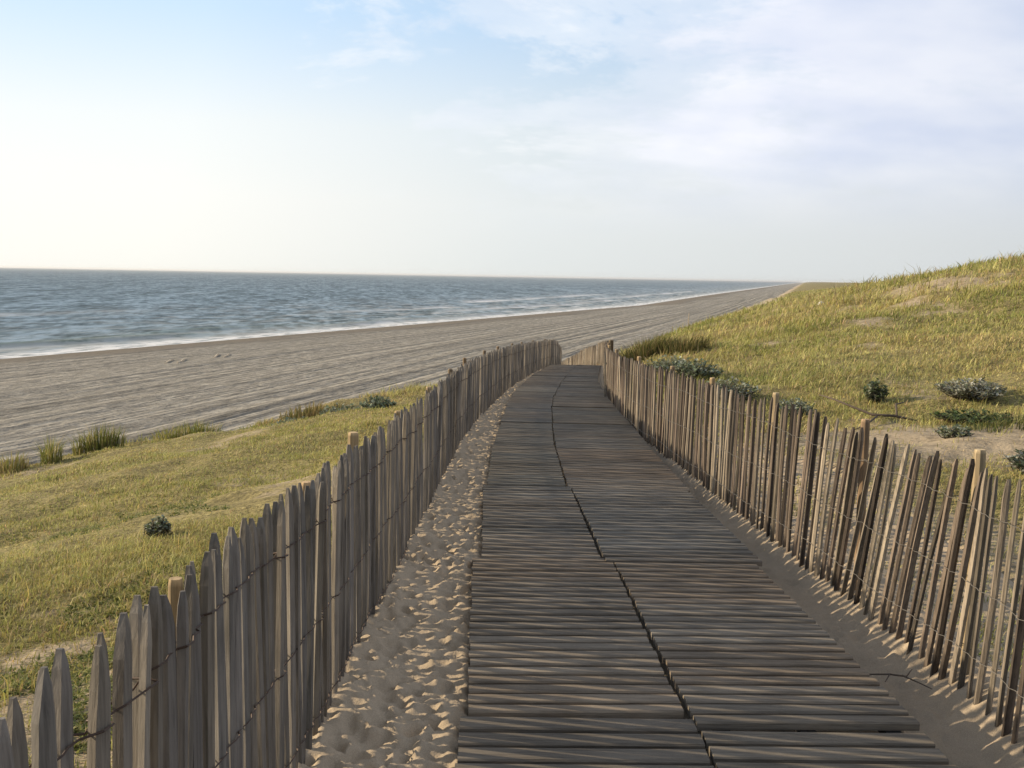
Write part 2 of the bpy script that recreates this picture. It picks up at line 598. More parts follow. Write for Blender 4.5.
# sea.  UV = (metres out from the waterline, metres along the coast)
m, nt, p = newmat('sea_water')
uv = nt.nodes.new('ShaderNodeUVMap').outputs[0]
su = nt.nodes.new('ShaderNodeSeparateXYZ')
nt.links.new(uv, su.inputs[0])
w, al = su.outputs[0], su.outputs[1]
edge = tnoise(nt, mapped(nt, uv, (.02, .045, 1)), 1.0, 4)
edge2 = tnoise(nt, mapped(nt, uv, (.25, .18, 1)), 1.0, 5, .6)
wj = wmath('ADD', w, wmath('MULTIPLY', wmath('ADD', edge, -.5), 10.0, nt=nt), nt=nt)
wj = wmath('ADD', wj, wmath('MULTIPLY', wmath('ADD', edge2, -.5), 5.0, nt=nt), nt=nt)
f1 = ramp(nt, wmath('DIVIDE', wj, 30.0, nt=nt), [(.0, 1.0), (.14, .95), (.22, .50), (.36, .28), (.50, 0.0)])
lace = ramp(nt, tnoise(nt, mapped(nt, uv, (.35, .09, 1)), 1.0, 6, .65), [(.50, 0.0), (.60, .8)])
zone = ramp(nt, wmath('DIVIDE', w, 120.0, nt=nt), [(.05, .9), (.35, .55), (1.0, 0.0)])
far = ramp(nt, wmath('DIVIDE', al, 700.0, nt=nt), [(.16, .12), (.40, 1.0)])
f2 = wmath('MULTIPLY', wmath('MULTIPLY', lace, zone, nt=nt), far, nt=nt)
caps = ramp(nt, tnoise(nt, mapped(nt, uv, (.045, .008, 1)), 1.0, 6, .7), [(.66, 0.0), (.74, .6)])
capz = ramp(nt, wmath('DIVIDE', w, 420.0, nt=nt), [(.1, 0.0), (.2, 1.0), (1.0, 0.0)])
f3 = wmath('MULTIPLY', caps, capz, nt=nt)
sep2 = nt.nodes.new('ShaderNodeSeparateColor')
nt.links.new(attr(nt), sep2.inputs[0])
hole = ramp(nt, tnoise(nt, mapped(nt, uv, (.8, .25, 1)), 1.0, 5, .65), [(.40, .25), (.52, 1.0)])
f1 = wmath('MULTIPLY', f1, hole, nt=nt)
foam = wmath('MAXIMUM', wmath('MAXIMUM', f1, f2, nt=nt), wmath('MAXIMUM', f3, wmath('MULTIPLY', sep2.outputs[0], ramp(nt, edge2, [(.34, .25), (.52, 1.0)]), nt=nt), nt=nt), clamp=True, nt=nt)
deep = mixc(nt, ramp(nt, wmath('DIVIDE', w, 60.0, nt=nt), [(.1, 0.0), (1.0, 1.0)]), (.115, .148, .145), (.100, .145, .168))
deep = mixc(nt, sep2.outputs[1], deep, (.065, .115, .075))
# swell, wind streaks and cat's paws: several sizes of waves, their light and dark painted in
wpos = mapped(nt, position(nt), (1, 1, 0), (0, 0, R(-11)))      # the wind waves run a little off the coast's line
ruf = None
for (sa, sb, wt_) in ((.55, .17, 1.7), (.26, .085, 1.6), (.12, .022, 1.3), (.05, .005, .6), (.018, .001, .2)):
    t_ = wmath('MULTIPLY', wmath('ADD', tnoise(nt, mapped(nt, wpos, (sa, sb, 1)), 1.0, 3, .6, .3), -.5, nt=nt), wt_, nt=nt)
    ruf = t_ if ruf is None else wmath('ADD', ruf, t_, nt=nt)
ruf01 = ramp(nt, wmath('ADD', ruf, .5, nt=nt), [(.12, 0.0), (.88, 1.0)])
deep = mixc(nt, 1.0, deep, ramp(nt, ruf01, [(.0, .62), (1.0, 1.32)]), 'MULTIPLY')  # lit and dark wave faces put into the water colour
deep = mixc(nt, wmath('MULTIPLY', sep2.outputs[1], .85), deep, (.055, .105, .068))
h1 = tnoise(nt, mapped(nt, uv, (.16, .04, 1)), 1.0, 6, .66, .4)
h2 = tnoise(nt, mapped(nt, uv, (.9, .4, 1)), 1.0, 4, .6)
hh = wmath('ADD', h1, wmath('MULTIPLY', h2, .18, nt=nt), nt=nt)
bn = bump(nt, hh, 1.0, 2.5)
colr = mixc(nt, foam, deep, (.82, .82, .80))
nt.links.new(colr, p.inputs['Base Color'])
p.inputs['Roughness'].default_value = 1.0
p.inputs['Specular IOR Level'].default_value = 0.0
gl = nt.nodes.new('ShaderNodeBsdfGlossy')
gl.inputs['Roughness'].default_value = .28
gl.inputs['Color'].default_value = (.86, .94, 1.0, 1)
nt.links.new(bn, gl.inputs['Normal'])
mx = nt.nodes.new('ShaderNodeMixShader')
fac = wmath('MULTIPLY', ramp(nt, ruf01, [(.0, .07), (.5, .17), (1.0, .42)]), wmath('SUBTRACT', 1.0, foam, nt=nt), nt=nt)
fac = wmath('MULTIPLY', fac, wmath('SUBTRACT', 1.0, wmath('MULTIPLY', sep2.outputs[1], .75)))
nt.links.new(fac, mx.inputs[0])
nt.links.new(p.outputs[0], mx.inputs[1])
nt.links.new(gl.outputs[0], mx.inputs[2])
nt.links.new(mx.outputs[0], nt.nodes['Material Output'].inputs[0])
M_SEA = m

# ------------------------------------------------------------------ ground sheet (rings round the viewpoint, fine where it is seen)
az = np.concatenate([np.arange(-180, -42, 2.0), np.arange(-42, 42, .11), np.arange(42, 180, 2.0)])
rad = np.concatenate([[.25], 0.6 * (9000 / .6) ** (np.arange(900) / 899.0)])
A_, R_ = np.meshgrid(R(1) * az, rad)
X, D = R_ * np.sin(A_), R_ * np.cos(A_)
Z = terrain(X, D)
ins = np.minimum(X - (lf(D) - .55), rf(D) + 1.25 - X)
Z = Z - .22 * sstep(.1, .4, ins) * (D > 0.2) * (D < 35.0) * sstep(35, 34, D)
q = X - brink(D)
cov = cover(X, D)
beach = sstep(-3.5, -7.5, q + fbm(X * .3, D * .3, 3, 91))
wet = sstep(16, 5, X - shore(D) + 5 * fbm(D * .03, X * .02, 3, 95)) * .8
n0, n1_ = X.shape
idx = np.arange(n0 * n1_).reshape(n0, n1_)
nx = np.concatenate([np.arange(1, n1_), [0]])
F4 = np.stack([idx[:-1], idx[:-1][:, nx], idx[1:][:, nx], idx[1:]], -1).reshape(-1, 4)[:, ::-1]
V = np.stack([X, D, Z], -1).reshape(-1, 3)
V = np.vstack([V, [[0, 0, float(terrain(0, 0)) - .0]]])
F3 = np.stack([np.full(n1_, len(V) - 1), idx[0], idx[0][nx]], -1)[:, ::-1]
colr = np.vstack([np.stack([cov, beach, wet], -1).reshape(-1, 3), [[0, 0, 0]]])
uvs = np.vstack([np.stack([q, D], -1).reshape(-1, 2), [[18, 0]]])
tag(mesh_np('dune_ground', V, F4, F3, M_GROUND, smooth=True, col=colr, uv=uvs), kind='structure')

# ------------------------------------------------------------------ the sea
ws = np.concatenate([np.arange(-4, 70, .8), 70 * (42000 / 70) ** (np.arange(170) / 169.0)])
al = np.concatenate([np.arange(-400, 60, 20.0), np.arange(60, 260, 1.6), 260 * (60000 / 260) ** (np.arange(260) / 259.0)])
W_, L_ = np.meshgrid(ws, al)
X = shore(L_) - W_
zz = np.zeros_like(X)
foamc = np.zeros_like(X)
greenc = np.zeros_like(X)
for (wc, a0, a1, hgt, wid, fo, gr) in [(12, 92, 150, .75, 2.6, .7, 1.0), (18, 120, 185, .55, 2.4, .4, .6), (9, 160, 260, .45, 2.2, .8, .4), (26, 240, 420, .6, 3, 1.0, .2),
                                  (44, 220, 300, .5, 3, .9, .1), (60, 330, 560, .6, 4, 1.0, .1), (34, 400, 800, .6, 3.5, 1.0, .1), (85, 170, 235, .5, 4, .5, .0)]:
    wc_ = wc + 2.0 * vnoise(L_ * .03, L_ * 0 + wc, 3)
    am = sstep(a0, a0 + 12, L_) * sstep(a1, a1 - 20, L_) * (.75 + .3 * vnoise(L_ * .06, L_ * 0 + wc, 8))
    d = (W_ - wc_) / wid
    prof = np.where(d < 0, np.exp(-(d * 1.7) ** 2), np.exp(-(d * .8) ** 2)) * am
    zz += hgt * prof
    foamc = np.maximum(foamc, fo * am * np.exp(-((d + .9) / .8) ** 2))
    greenc = np.maximum(greenc, gr * am * np.exp(-((d + .2) / .9) ** 2))
zz += .10 * sstep(8, 30, W_) * np.exp(-W_ / 500) * fbm(W_ * .12, L_ * .03, 3, 44)
zz -= .02
n0, n1_ = X.shape
idx = np.arange(n0 * n1_).reshape(n0, n1_)
F4 = np.stack([idx[:-1, :-1], idx[:-1, 1:], idx[1:, 1:], idx[1:, :-1]], -1).reshape(-1, 4)[:, ::-1]
o = mesh_np('sea', np.stack([X, L_, zz], -1).reshape(-1, 3), F4, None, M_SEA, smooth=True,
            col=np.stack([np.clip(foamc, 0, 1), np.clip(greenc, 0, 1), 0 * X], -1).reshape(-1, 3), uv=np.stack([W_, L_], -1).reshape(-1, 2))
tag(o, kind='structure')

# ------------------------------------------------------------------ boardwalk lines
BL = ([0, 3.2, 6.3, 7.5, 10.0, 16.9, 24.3, 31.4, 36], [-.15, -.17, -.20, -.22, -.21, -.03, .48, 1.25, 1.85])
BC = ([0, 3.25, 4.5, 6.0, 7.6, 10.1, 16.0, 22.2, 31.8, 36], [.75, .735, .70, .58, .49, .44, .64, 1.13, 2.05, 2.55])
BR = ([0, 3.3, 4.0, 5.0, 7.7, 10.3, 16.2, 22.4, 32, 36], [1.61, 1.585, 1.55, 1.52, 1.48, 1.48, 1.62, 1.92, 2.85, 3.3])
_tabs = [smooth_table(a, b, 0, 36, 600, .9) for a, b in (BL, BC, BR)]
bl, bc, br = [(lambda D, t=t: np.interp(D, t[0], t[1])) for t in _tabs]

# ------------------------------------------------------------------ sand of the path, with footprints
Ds = [0.5]
while Ds[-1] < 35.2:
    Ds.append(Ds[-1] + max(.016, .0032 * Ds[-1]))
Ds = np.array(Ds)
ts = np.linspace(0, 1, 300)
T_, D = np.meshgrid(ts, Ds)
x0, x1 = lf(D) - .75, rf(D) + 1.5
X = x0 + (x1 - x0) * T_
Z = terrain(X, D, True)
strip = sstep(lf(D) - .2, lf(D) + .05, X) * sstep(bl(D) + .12, bl(D) - .02, X)
rstrip = sstep(br(D) - .1, br(D) + .1, X)
Z = Z + .035 * sstep(.25, 0., np.abs(X - lf(D))) + .05 * sstep(.5, 0., np.abs(X - rf(D) - .1))
Z = Z + (.012 * strip + .012 * rstrip + .004) * fbm(X * 3.2, D * 3.2, 3, 101) + (.013 * strip + .008 * rstrip) * fbm(X * 13, D * 13, 3, 111)
for k in range(4600):                        # foot dents with a pushed-up rim
    dd = 1.2 + 33 * random.random() ** 1.25
    left = random.random() < .74
    if left:
        xx = random.uniform(float(lf(dd)) - .02, float(bl(dd)) + .05); dep = random.uniform(.006, .0175)
    else:
        xx = random.uniform(float(br(dd)) + .05, float(rf(dd)) + .9); dep = random.uniform(.004, .014)
    i0, i1 = np.searchsorted(Ds, [dd - .4, dd + .4])
    if i1 <= i0: continue
    an = random.uniform(-.9, .9)
    a, b = random.uniform(.032, .085), random.uniform(.024, .042)
    sx, sy = X[i0:i1] - xx, D[i0:i1] - dd
    u = (sx * math.sin(an) + sy * math.cos(an)) / a
    v = (sx * math.cos(an) - sy * math.sin(an)) / b
    r = np.sqrt(u * u + v * v)
    Z[i0:i1] += dep * (-np.exp(-(r / .95) ** 4) + .38 * np.exp(-((r - 1.25) / .36) ** 2))
trough = sstep(br(D) - .02, br(D) + .06, X) * sstep(rf(D) + .12, rf(D) - .12, X)
Z = Z - .115 * trough * sstep(30, 14, D)
under = sstep(bl(D) + .0, bl(D) + .10, X) * sstep(br(D) + .02, br(D) - .08, X)
Z = Z * (1 - under) + (path_z(D) + CAMZ - .075) * under
Z = Z - .11 * (sstep(.07, 0, T_) + sstep(.88, 1, T_) * .9) - .12 * sstep(34.2, 35.0, D)
n0, n1_ = X.shape
idx = np.arange(n0 * n1_).reshape(n0, n1_)
F4 = np.stack([idx[:-1, :-1], idx[:-1, 1:], idx[1:, 1:], idx[1:, :-1]], -1).reshape(-1, 4)
tag(mesh_np('sandy_path', np.stack([X, D, Z], -1).reshape(-1, 3), F4, None, M_SAND, smooth=True), kind='structure')

# ------------------------------------------------------------------ boardwalk: two rows of slatted panels
ORD = ['first', 'second', 'third', 'fourth', 'fifth', 'sixth', 'seventh', 'eighth', 'ninth', 'tenth', 'eleventh', 'twelfth',
       'thirteenth', 'fourteenth', 'fifteenth', 'sixteenth', 'seventeenth']
# weathered tone of each panel (near to far), seen in the photograph
TONE_L = [(.84, .88, .93), (1.12, 1.02, .92), (.86, .86, .86), (.82, .84, .80), (.82, .82, .78), (1.0, 1.02, 1.06), (.85, .85, .86), (1.25, 1.24, 1.2), (.8, .8, .82), (.85, .85, .85), (.8, .8, .8),
          (.85, .82, .8), (.85, .85, .85), (.9, .9, .9), (.82, .82, .85), (.9, .9, .9)]
TONE_R = [(.85, .88, .90), (1.0, .96, .92), (.82, .86, .91), (1.08, .97, .86), (.85, .87, .88), (.9, .9, .86), (.95, .92, .86), (.8, .83, .86), (.85, .85, .82), (.85, .85, .85), (.8, .8, .8),
          (.85, .85, .85), (.8, .8, .82), (.85, .85, .85), (.82, .82, .85), (.9, .9, .9)]


def panel(side, k, D0, L, wide, tone):
    fa, fb = (bl, bc) if side == 'left' else (bc, br)
    D1 = D0 + L
    a = np.array([(fa(D0) + fb(D0)) / 2, D0, path_z(D0) + CAMZ + .052])
    b = np.array([(fa(D1) + fb(D1)) / 2, D1, path_z(D1) + CAMZ + .052])
    a[2] += random.uniform(-.008, .010); b[2] += random.uniform(-.008, .008)
    yd = (b - a) / np.linalg.norm(b - a)
    xd = np.cross(yd, [0, 0, 1.0]); xd /= np.linalg.norm(xd)
    tw = random.uniform(-.012, .012)
    xd = xd * math.cos(tw) + yd * math.sin(tw)
    zd = np.cross(xd, yd)
    half = .5 * float(fb(D0 + L / 2) - fa(D0 + L / 2)) - .007
    Ln = np.linalg.norm(b - a)
    pitch = .123 if wide else .094
    n = int(Ln / pitch)
    pitch = Ln / n
    acc = Acc()
    run = 0
    for i in range(n):
        if run <= 0:
            run = random.randint(2, 6); rt = random.uniform(.86, 1.16); hue = random.uniform(-.05, .05)
        run -= 1
        t = rt * random.uniform(.82, 1.18)
        c = (np.array(tone) * .6 + .4) * t * np.array((1 + hue, 1, 1 - hue))
        pw = pitch - random.uniform(.024, .034)
        h0 = .032
        cy0 = (i + .5) * pitch
        e0, e1 = -half + random.uniform(-.003, .006), half + random.uniform(-.006, .003)
        zl, zr = random.uniform(-.002, .002), random.uniform(-.002, .002)
        tilt = random.uniform(-.02, .02)
        bow = random.uniform(-.002, .002)
        yj = random.uniform(-.0025, .0025), random.uniform(-.0025, .0025)
        prof = [(-pw / 2, -h0), (-pw / 2, -.006), (-pw / 2 + .006, 0), (pw / 2 - .006, 0), (pw / 2, -.008), (pw / 2, -h0)]
        Vs = []
        S = 4
        for s in range(S + 1):
            u = s / S
            for (py, pz) in prof:
                lx = e0 + (e1 - e0) * u
                ly = cy0 + py + yj[0] * (1 - u) + yj[1] * u
                lz = pz + zl * (1 - u) + zr * u + bow * 4 * u * (1 - u) + tilt * py
                Vs.append(a + xd * lx + yd * ly + zd * lz)
        m6 = 6
        F = [(s * m6 + j, s * m6 + (j + 1) % m6, (s + 1) * m6 + (j + 1) % m6, (s + 1) * m6 + j) for s in range(S) for j in range(m6)]
        F = [f[::-1] for f in F]
        e = S * m6
        F += [(0, 1, 4, 5), (1, 2, 3, 4), (e + 5, e + 4, e + 1, e), (e + 4, e + 3, e + 2, e + 1)]
        acc.add(Vs, F, (), c)
    name = 'boardwalk_panel'
    o = acc.build(name, M_PLANK, None, tuple(a))
    racc = Acc()
    for rx_ in (-half + .10, 0, half - .10):
        c0 = a + xd * rx_ + yd * .003 - zd * .0345
        dx, dy, dz = xd * .03, yd * (Ln - .006), -zd * .03
        P8 = [c0 - dx, c0 + dx, c0 + dx + dy, c0 - dx + dy]
        P8 = P8 + [q_ + dz for q_ in P8]
        racc.add(P8, [(0, 1, 2, 3), (7, 6, 5, 4), (0, 4, 5, 1), (1, 5, 6, 2), (2, 6, 7, 3), (3, 7, 4, 0)], (), (1, 1, 1))
    racc.build('runner', M_RUNNER, o, (0, 0, 0))
    look = 'pale grey' if sum(tone) > 3.4 else 'brownish' if tone[0] > tone[2] * 1.08 else 'bluish grey' if tone[2] > tone[0] * 1.1 else 'dark grey'
    tag(o, f'{look} slatted walkway panel, {ORD[k]} from the viewer in the {side} row', 'boardwalk panel',
        'slatted panels of the boardwalk')


L0, PL = 1.42, 2.25
for k in range(16):
    panel('left', k, L0 + k * PL, PL - .012, k == 0, TONE_L[k])
for k in range(16):
    panel('right', k, L0 - .08 + k * PL, PL - .012, k == 0, TONE_R[k])


# ------------------------------------------------------------------ fences
def stake(base, top, w, th, fx, c, kind, rs):
    """A split pale: irregular section, bent, pointed at the top. fx = unit vector along the fence."""
    base = np.array(base, float); top = np.array(top, float)
    ax = top - base
    H = np.linalg.norm(ax)
    fx = np.array([fx[0], fx[1], 0.0]); fx /= np.linalg.norm(fx)
    nrm = np.array([-fx[1], fx[0], 0.0])
    tw = rs.uniform(-.22, .22) if kind == 'flat' else rs.uniform(-.6, .6)
    u = fx * math.cos(tw) + nrm * math.sin(tw)
    v = -fx * math.sin(tw) + nrm * math.cos(tw)
    if kind == 'flat':
        sec = [(-.5, -.40), (.05, -.5), (.5, -.38), (.34, .36), (-.02, .5), (-.36, .38)]
        ts_ = [-.08, .18, .42, .86, .925, .97, 1.0]
        sc_ = [rs.uniform(.40, .6), rs.uniform(.66, .86), 1.0, .98, .86, .55, .18]
    else:
        sec = [(-.5, 0), (-.25, -.45), (.25, -.45), (.5, 0), (.25, .45), (-.25, .45)]
        ts_ = [-.08, .2, .5, .78, .92, .975, 1.0]
        sc_ = [1.1, 1.06, 1.0, .9, .80, .55, .22]
    shade = [1.0] * 6
    if kind == 'stick':
        bark = rs.uniform(.28, .6)
        k0 = rs.randrange(6)
        for j in range(3): shade[(k0 + j) % 6] = bark
    sec = [(a * rs.uniform(.85, 1.12), b * rs.uniform(.8, 1.2)) for a, b in sec]
    bb = .007 if kind == 'flat' else .011
    b1, b2 = rs.uniform(-bb, bb), rs.uniform(-.008, .008)
    skew = rs.uniform(-.3, .3)
    Vs, Cs = [], []
    for t, s in zip(ts_, sc_):
        bend = math.sin(max(t, 0) * math.pi)
        wob = rs.uniform(-.0025, .0025)
        p0 = base + ax * t + fx * (b1 * bend + wob) + nrm * b2 * bend
        sk = u * (skew * w * (1 - s) if t > .85 else 0)
        for (a, b) in sec:
            Vs.append(p0 + sk + u * a * w * s + v * b * th * min(1, s + .25))
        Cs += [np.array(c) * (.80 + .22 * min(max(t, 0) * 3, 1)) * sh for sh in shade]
    F = [(s * 6 + j, s * 6 + (j + 1) % 6, s * 6 + 6 + (j + 1) % 6, s * 6 + 6 + j) for s in range(6) for j in range(6)]
    e = 36
    F += [(e, e + 1, e + 4, e + 5), (e + 1, e + 2, e + 3, e + 4)]
    return np.array(Vs), F, np.array(Cs)


def fence(name, label, fx_, ground, Ds_, height, kind, width, thick, tints, posts, wire_mat, wire_drop, lean_fn, rs, side, cam_d, wire_r=.0026):
    """fx_(D) gives X of the line. side=+1: posts stand on the +x side."""
    D0 = Ds_[0]
    root = empty(name, (float(fx_(D0)), D0, float(ground(fx_(D0), D0))))
    tag(root, label, 'fence', 'chestnut paling fences along the boardwalk')
    tops = []
    order = []
    for d in Ds_:
        d = d + (rs.uniform(-.003, .003) if kind == 'flat' else rs.uniform(-.010, .010))
        x = float(fx_(d)) + rs.uniform(-.007, .007)
        g = float(ground(x, d))
        tx = float(fx_(d + .05) - fx_(d - .05))
        t = np.array([tx, .1]); t /= np.linalg.norm(t)
        H = float(height(d)) * rs.uniform(.97, 1.022)
        la = lean_fn(d) + rs.gauss(0, .006 if kind == 'flat' else .014)
        ln = rs.gauss(0, .012)
        base = (x, d, g)
        top = (x + t[0] * la * H - t[1] * ln * H, d + t[1] * la * H + t[0] * ln * H, g + H)
        c = np.array(tints[rs.randrange(len(tints))]) * rs.uniform(.78, 1.18)
        w = (width(d) if callable(width) else width) * (rs.uniform(.86, 1.12) if kind == 'flat' else rs.uniform(.75, 1.3)); th = thick * rs.uniform(.75, 1.3)
        order.append((base, top, w, th, t, c))
        tops.append((base, top))
    vis = [k for k in range(len(order)) if order[k][0][1] >= cam_d][:100]
    visS = set(vis)
    rest = Acc()
    for k, (base, top, w, th, t, c) in enumerate(order):
        V, F, C = stake(base, top, w, th, t, c, kind, rs)
        if k in visS:
            loc = np.array(base) - np.array(root.location)
            mesh_np('picket', V - np.array(base), F, None, M_PICKET, root, tuple(loc), False, C)
        else:
            rest.add(V, F, (), C)
    if rest.V:
        tag(rest.build('picket_row', M_PICKET, root), kind='stuff')
    # posts behind the pickets
    for (d, w, hh, tint) in posts:
        x = float(fx_(d)) + side * (.026 + w / 2 + .012)
        g = float(ground(x, d))
        H = float(height(d)) + hh
        la = rs.gauss(0, .02); lb = rs.gauss(0, .015)
        P = [(x + lb * H * t, d + la * H * t, g - .1 + (H + .1) * t) for t in (0, .3, .6, .93, .985, 1.0)]
        V, F, F3 = tube(P, np.array([1.05, 1.02, 1, .97, .95, .82]) * w / 2, 9)
        C = np.tile(np.array(tint) * .75, (len(V), 1))
        C[-1] = np.array(tint) * 1.45                     # fresh sawn end
        C[45:54] = np.array(tint) * 1.35
        mesh_np('post', V - np.array(P[0]), F, F3, M_POST, root, tuple(np.array(P[0]) - np.array(root.location)), False, C)
    # paired wires woven round every pale and twisted between pales
    for dr in wire_drop:
        acc = Acc()
        for ph in (0, 1):
            pts = []
            sag = 0
            for k, (base, top) in enumerate(tops):
                b, tpp = np.array(base), np.array(top)
                H = tpp[2] - b[2]
                f = (float(height(b[1])) - dr + .010 * math.sin(k * .23 + dr * 5)) / H
                pc = b + (tpp - b) * f
                t = order[k][4]
                nrm = np.array([-t[1], t[0], 0])
                s = 1 if ph else -1
                off = thick * .55 + .003
                tv = np.array([t[0], t[1], 0]) * order[k][2] * .5
                zz_ = np.array([0, 0, .003 * s])
                for e in (-1, 1):
                    pts.append(pc + nrm * s * off + tv * e * .9 + zz_ * e)
            V, F, F3 = tube(pts, wire_r, 4)
            acc.add(V, F, F3)
        acc.build('wire', wire_mat, root)
    return root


def ground_at(x, d): return terrain(x, d, False)


def spaced(d0, d1, pitch):
    out = [d0]
    while out[-1] < d1:
        out.append(out[-1] + pitch(out[-1]))
    return out


rs = random.Random(3)
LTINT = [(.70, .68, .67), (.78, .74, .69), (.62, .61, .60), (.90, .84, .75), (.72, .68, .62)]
lh = lambda d: np.interp(d, [0, 1.4, 2.3, 3.6, 5.9, 8, 13, 21, 31, 36], [1.06, 1.06, 1.04, .98, .91, .88, .85, .84, .84, .84])
lposts = [(2.22, .036, -.045, (1.15, 1.0, .76)), (3.62, .044, -.035, (.95, .80, .62)), (4.62, .054, .035, (1.1, .95, .72)), (6.15, .048, -.01, (1, .86, .64)), (7.9, .048, .0, (.9, .8, .66)),
          (9.9, .05, .02, (.55, .5, .45)), (12.2, .05, .03, (.7, .6, .5)), (14.6, .05, .04, (.5, .45, .42)), (17.2, .05, .03, (.6, .52, .46)),
          (20.0, .05, .04, (.5, .46, .42)), (23.0, .05, .03, (.5, .45, .42)), (26.2, .05, .03, (.5, .46, .42)), (29.5, .05, .03, (.5, .45, .42)), (33.4, .06, .02, (.4, .38, .36))]
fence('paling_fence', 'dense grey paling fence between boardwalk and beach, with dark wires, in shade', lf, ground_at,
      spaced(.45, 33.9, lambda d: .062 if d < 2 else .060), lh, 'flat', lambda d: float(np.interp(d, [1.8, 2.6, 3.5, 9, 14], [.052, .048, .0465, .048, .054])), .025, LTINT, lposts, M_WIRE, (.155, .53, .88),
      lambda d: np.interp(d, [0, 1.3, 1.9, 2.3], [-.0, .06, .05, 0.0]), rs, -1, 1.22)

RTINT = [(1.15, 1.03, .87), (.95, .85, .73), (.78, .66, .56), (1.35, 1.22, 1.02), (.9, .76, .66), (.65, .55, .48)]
rh = lambda d: np.interp(d, [0, 3.5, 4.2, 5.5, 7, 9, 12, 18, 34, 40], [.98, .98, .97, .95, .93, .90, .87, .85, .82, .82])
rposts = [(2.9, .05, .03, (1.0, .86, .64)), (4.2, .052, .05, (.95, .88, .74)), (5.45, .05, .035, (.80, .66, .56)), (7.0, .05, .04, (.95, .88, .74)), (8.7, .05, .03, (.9, .78, .6)), (10.6, .055, .03, (.8, .7, .6)),
          (13.0, .06, .04, (.9, .78, .6)), (16.0, .06, .04, (.8, .7, .6)), (19.5, .06, .04, (.9, .78, .6)), (24, .06, .04, (.8, .7, .6)), (29, .06, .04, (.9, .78, .6)), (33.9, .14, .10, (.32, .25, .2))]


def rlean(d):
    return float(np.interp(d, [0, 3.5, 4.0, 4.5, 5.0, 5.7, 6.4, 7.5, 9, 13, 17, 18, 30], [-.10, -.14, -.12, -.25, -.31, -.27, -.13, -.06, -.06, -.02, .0, .0, 0]))


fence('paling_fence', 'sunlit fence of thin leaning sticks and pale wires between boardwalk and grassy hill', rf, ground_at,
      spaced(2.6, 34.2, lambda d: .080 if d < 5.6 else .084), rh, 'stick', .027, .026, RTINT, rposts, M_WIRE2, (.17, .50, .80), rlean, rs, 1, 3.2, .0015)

# the fence's lower run, past the brow, down towards the beach
fx3 = lambda d: np.interp(d, [34.4, 38, 42, 46], [3.32, 3.0, 2.55, 2.1])
fence('paling_fence', 'short bright sunlit paling fence going down to the beach beyond the end of the boardwalk', fx3, ground_at,
      spaced(34.5, 45.5, lambda d: .07), lambda d: .90, 'flat', .055, .022, [(.85, .77, .65), (.70, .63, .53), (.95, .87, .73), (.5, .43, .37)],
      [(37.0, .06, .03, (.9, .78, .6)), (40.5, .06, .03, (.8, .7, .6)), (44, .06, .03, (.8, .7, .6))], M_WIRE2, (.2, .55), lambda d: 0.0, rs, 1, 34.0)

# one stake that has fallen against the right fence, far along
acc = Acc()
V, F, C = stake((1.60, 17.0, float(ground_at(1.60, 17.0)) + .02), (1.66, 18.0, float(ground_at(1.6, 18.0)) + .80), .05, .035, (0, 1), (1.0, .9, .72), 'stick', rs)
acc.add(V, F, (), C)
tag(acc.build('loose_stake', M_PICKET, None, (1.60, 17.0, float(ground_at(1.60, 17.0)))),
    'loose stake slanting against the right fence near the far end of the walkway', 'stake')


# ------------------------------------------------------------------ grass
def blades(bx, bd, h, w, az_, lean, col, zoff=0.0):
    n = len(bx)
    z = terrain(bx, bd) - .015 + zoff + .03 * ((bx > lf(bd) - .7) & (bx < rf(bd) + 1.35) & (bd < 34))
    b = np.stack([bx, bd, z], -1)
    dirv = np.stack([np.cos(az_), np.sin(az_), np.zeros(n)], -1)
    fa = az_ + np.pi / 2 + rng.uniform(-.9, .9, n)
    wv = np.stack([np.cos(fa), np.sin(fa), np.zeros(n)], -1) * (w / 2)[:, None]
    mid = b + dirv * (h * lean * .30)[:, None]; mid[:, 2] += h * .58
    tip = b + dirv * (h * lean)[:, None]; tip[:, 2] += h * np.sqrt(np.clip(1 - (lean * .6) ** 2, .2, 1))
    V = np.stack([b - wv, b + wv, mid + wv * .8, mid - wv * .8, tip], 1).reshape(-1, 3)
    i = np.arange(n)[:, None] * 5
    F4 = i + np.array([[0, 1, 2, 3]])
    F3 = i + np.array([[3, 2, 4]])
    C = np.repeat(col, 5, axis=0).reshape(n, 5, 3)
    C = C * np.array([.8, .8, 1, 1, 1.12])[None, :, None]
    return V, F4, F3, C.reshape(-1, 3)


GREEN, OLIVE, STRAW, TAN = [np.array(c) for c in ((.235, .275, .072), (.39, .375, .112), (.55, .49, .215), (.45, .36, .21))]


def grass_colour(x, d, n):
    big = fbm(x * .22, d * .22, 3, 201)
    m1 = np.clip(.40 + .60 * big + rng.normal(0, .28, n), 0, 1)[:, None]
    c = GREEN * (1 - m1) + OLIVE * m1
    m2 = (np.clip(.35 + .6 * fbm(x * .12 + 40, d * .3, 3, 211) + rng.normal(0, .3, n), 0, 1))[:, None]
    c = c * (1 - m2 * .75) + STRAW * m2 * .75
    tan_ = (rng.random(n) < .10 + .12 * (big > .3))[:, None]
    c = np.where(tan_, TAN, c)
    return c * rng.uniform(.75, 1.25, (n, 1))


